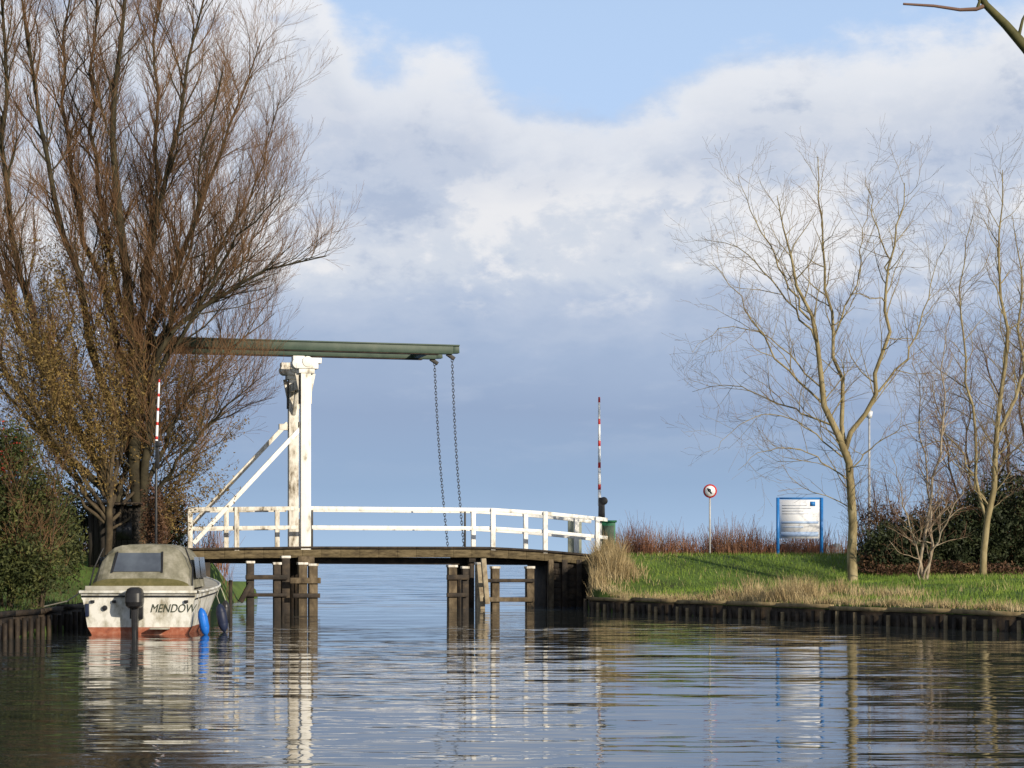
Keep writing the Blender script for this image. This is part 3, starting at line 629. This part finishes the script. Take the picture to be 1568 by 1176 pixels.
# ---------------------------------------------------------------- light + sky
EL=math.radians(19); AZ=math.radians(139)
sd=Vector((math.sin(AZ)*math.cos(EL),math.cos(AZ)*math.cos(EL),math.sin(EL)))
su=bpy.data.lights.new('sun','SUN'); su.energy=5.0; su.angle=math.radians(.5); su.color=(1,.88,.70)
so=bpy.data.objects.new('sun',su); sc.collection.objects.link(so); so.rotation_euler=sd.to_track_quat('Z','Y').to_euler()
w=bpy.data.worlds.new('World'); sc.world=w; w.use_nodes=True; nt=w.node_tree; N=nt.nodes; L=nt.links
bg=N['Background']; bg.inputs[1].default_value=.1
sky=N.new('ShaderNodeTexSky'); sky.sky_type='NISHITA'; sky.sun_disc=False; sky.sun_elevation=EL; sky.sun_rotation=AZ
tc=N.new('ShaderNodeTexCoord'); sp=N.new('ShaderNodeSeparateXYZ'); L.new(tc.outputs['Generated'],sp.inputs[0])
def wn(sc_,st,det,off=0,rough=.55,dist=0):
    mp=N.new('ShaderNodeMapping'); mp.inputs['Scale'].default_value=st; mp.inputs['Location'].default_value=(off,off*.7,off*.3); L.new(tc.outputs['Generated'],mp.inputs[0])
    n=N.new('ShaderNodeTexNoise'); n.inputs['Scale'].default_value=sc_; n.inputs['Detail'].default_value=det; n.inputs['Roughness'].default_value=rough; n.inputs['Distortion'].default_value=dist
    L.new(mp.outputs[0],n.inputs['Vector']); return n.outputs['Fac']
def ramp(v,stops,interp='LINEAR'):
    r=N.new('ShaderNodeValToRGB'); L.new(v,r.inputs[0]); el=r.color_ramp.elements; r.color_ramp.interpolation=interp
    while len(el)<len(stops): el.new(.5)
    for i,(p,c) in enumerate(stops): el[i].position=p; el[i].color=c
    return r.outputs[0]
def mixc(f,a,b_):
    m=N.new('ShaderNodeMix'); m.data_type='RGBA'
    for i,x in((0,f),(6,a),(7,b_)):
        if isinstance(x,(int,float,tuple)): m.inputs[i].default_value=x
        else: L.new(x,m.inputs[i])
    return m.outputs[2]
def vm(a,s):
    m=N.new('ShaderNodeVectorMath'); m.operation='SCALE'; L.new(a,m.inputs[0])
    if isinstance(s,(int,float)): m.inputs['Scale'].default_value=s
    else: L.new(s,m.inputs['Scale'])
    return m.outputs[0]
u=sp.outputs['X']; v=sp.outputs['Z']
n1=wn(10,(1,1,2.0),8,3.1,.58,.3); n2=wn(24,(1,1,1.8),7,7.7,.6); n3=wn(4,(1,1,2.2),5,1.3)
k=mr(v,.05,.15,.10,1.0)
vd=mth('ADD',v,mth('MULTIPLY',k,mth('ADD',mth('MULTIPLY',mth('SUBTRACT',n1,.5),.11),mth('MULTIPLY',mth('SUBTRACT',n2,.5),.04))))
vs=mth('MULTIPLY',vd,3.0)
cols=[(0,(172,199,228)),(.05,(162,189,220)),(.11,(151,177,209)),(.22,(151,171,202)),(.32,(166,184,212)),(.385,(186,199,221)),(.43,(208,216,229)),(.49,(214,220,231)),(.54,(193,204,223)),(.62,(198,207,224)),(.70,(214,220,231)),(.80,(234,236,242))]
cl=ramp(vs,[(p,lin(c)) for p,c in cols])
bil=wn(13,(1,1,1.9),9,11.3,.6,.25); bil2=wn(32,(1,1,1.6),8,4.4,.62,.2)
bb=mth('ADD',mth('MULTIPLY',bil,.62),mth('MULTIPLY',bil2,.38))
band=mth('MULTIPLY',mr(v,.11,.145,0,1),mr(v,.17,.205,1,.3))
puff=mth('MULTIPLY',mr(bb,.495,.59,0,1),band)
cl=mixc(mth('MULTIPLY',puff,.72),cl,lin((243,242,243)))
dark=mth('MULTIPLY',mr(bb,.49,.39,0,1),mr(v,.10,.16,0,.75))
cl=mixc(dark,cl,lin((170,185,211)))
# faint mottling low in the bank
low=mth('MULTIPLY',mr(wn(15,(1,1,3.2),6,21.0,.55),.5,.66,0,.35),mr(v,.03,.09,0,1))
cl=mixc(mth('MULTIPLY',low,mr(v,.12,.15,1,0)),cl,lin((190,202,222)))
uu=mth('ADD',mth('MULTIPLY',u,1.6),.5)
eg=ramp(uu,[(p,(e,e,e,1)) for p,e in [(0,.40),(.22,.36),(.34,.285),(.38,.258),(.455,.250),(.51,.230),(.57,.224),(.62,.238),(.67,.250),(.77,.252),(.92,.268),(1,.31)]],interp='EASE')
edge=mth('ADD',eg,mth('ADD',mth('MULTIPLY',mth('SUBTRACT',n1,.5),.06),mth('MULTIPLY',mth('SUBTRACT',n2,.5),.035)))
dv=mth('SUBTRACT',edge,v)
mask=mr(dv,-.006,.016,0,1)
rim=mth('MULTIPLY',mr(dv,.0,.012,0,1),mr(dv,.012,.045,1,0))
cl=mixc(mth('MULTIPLY',rim,.7),cl,lin((234,237,243)))
high=mr(n3,.50,.68,0,.75)
hm=mth('MULTIPLY',high,mr(v,.30,.42,0,1))
mask2=mth('MAXIMUM',mask,hm)
cloud=vm(cl,10.0)
bluec=tuple(x*10 for x in lin((186,213,249))[:3])+(1,)
clear=mixc(mr(v,.2,.6,.95,.1),sky.outputs[0],bluec)
L.new(mixc(mask2,clear,cloud),bg.inputs[0])

# ---------------------------------------------------------------- camera
cam=bpy.data.cameras.new('camera'); co=bpy.data.objects.new('camera',cam); sc.collection.objects.link(co)
co.location=(0,0,CH); co.rotation_euler=(math.radians(90),0,0); cam.sensor_width=36; cam.lens=36*F/1568; cam.shift_y=(HY-588)/1568; cam.clip_end=20000; cam.clip_start=.1
sc.camera=co
sc.view_settings.view_transform='Standard'; sc.view_settings.look='None'; sc.view_settings.exposure=0
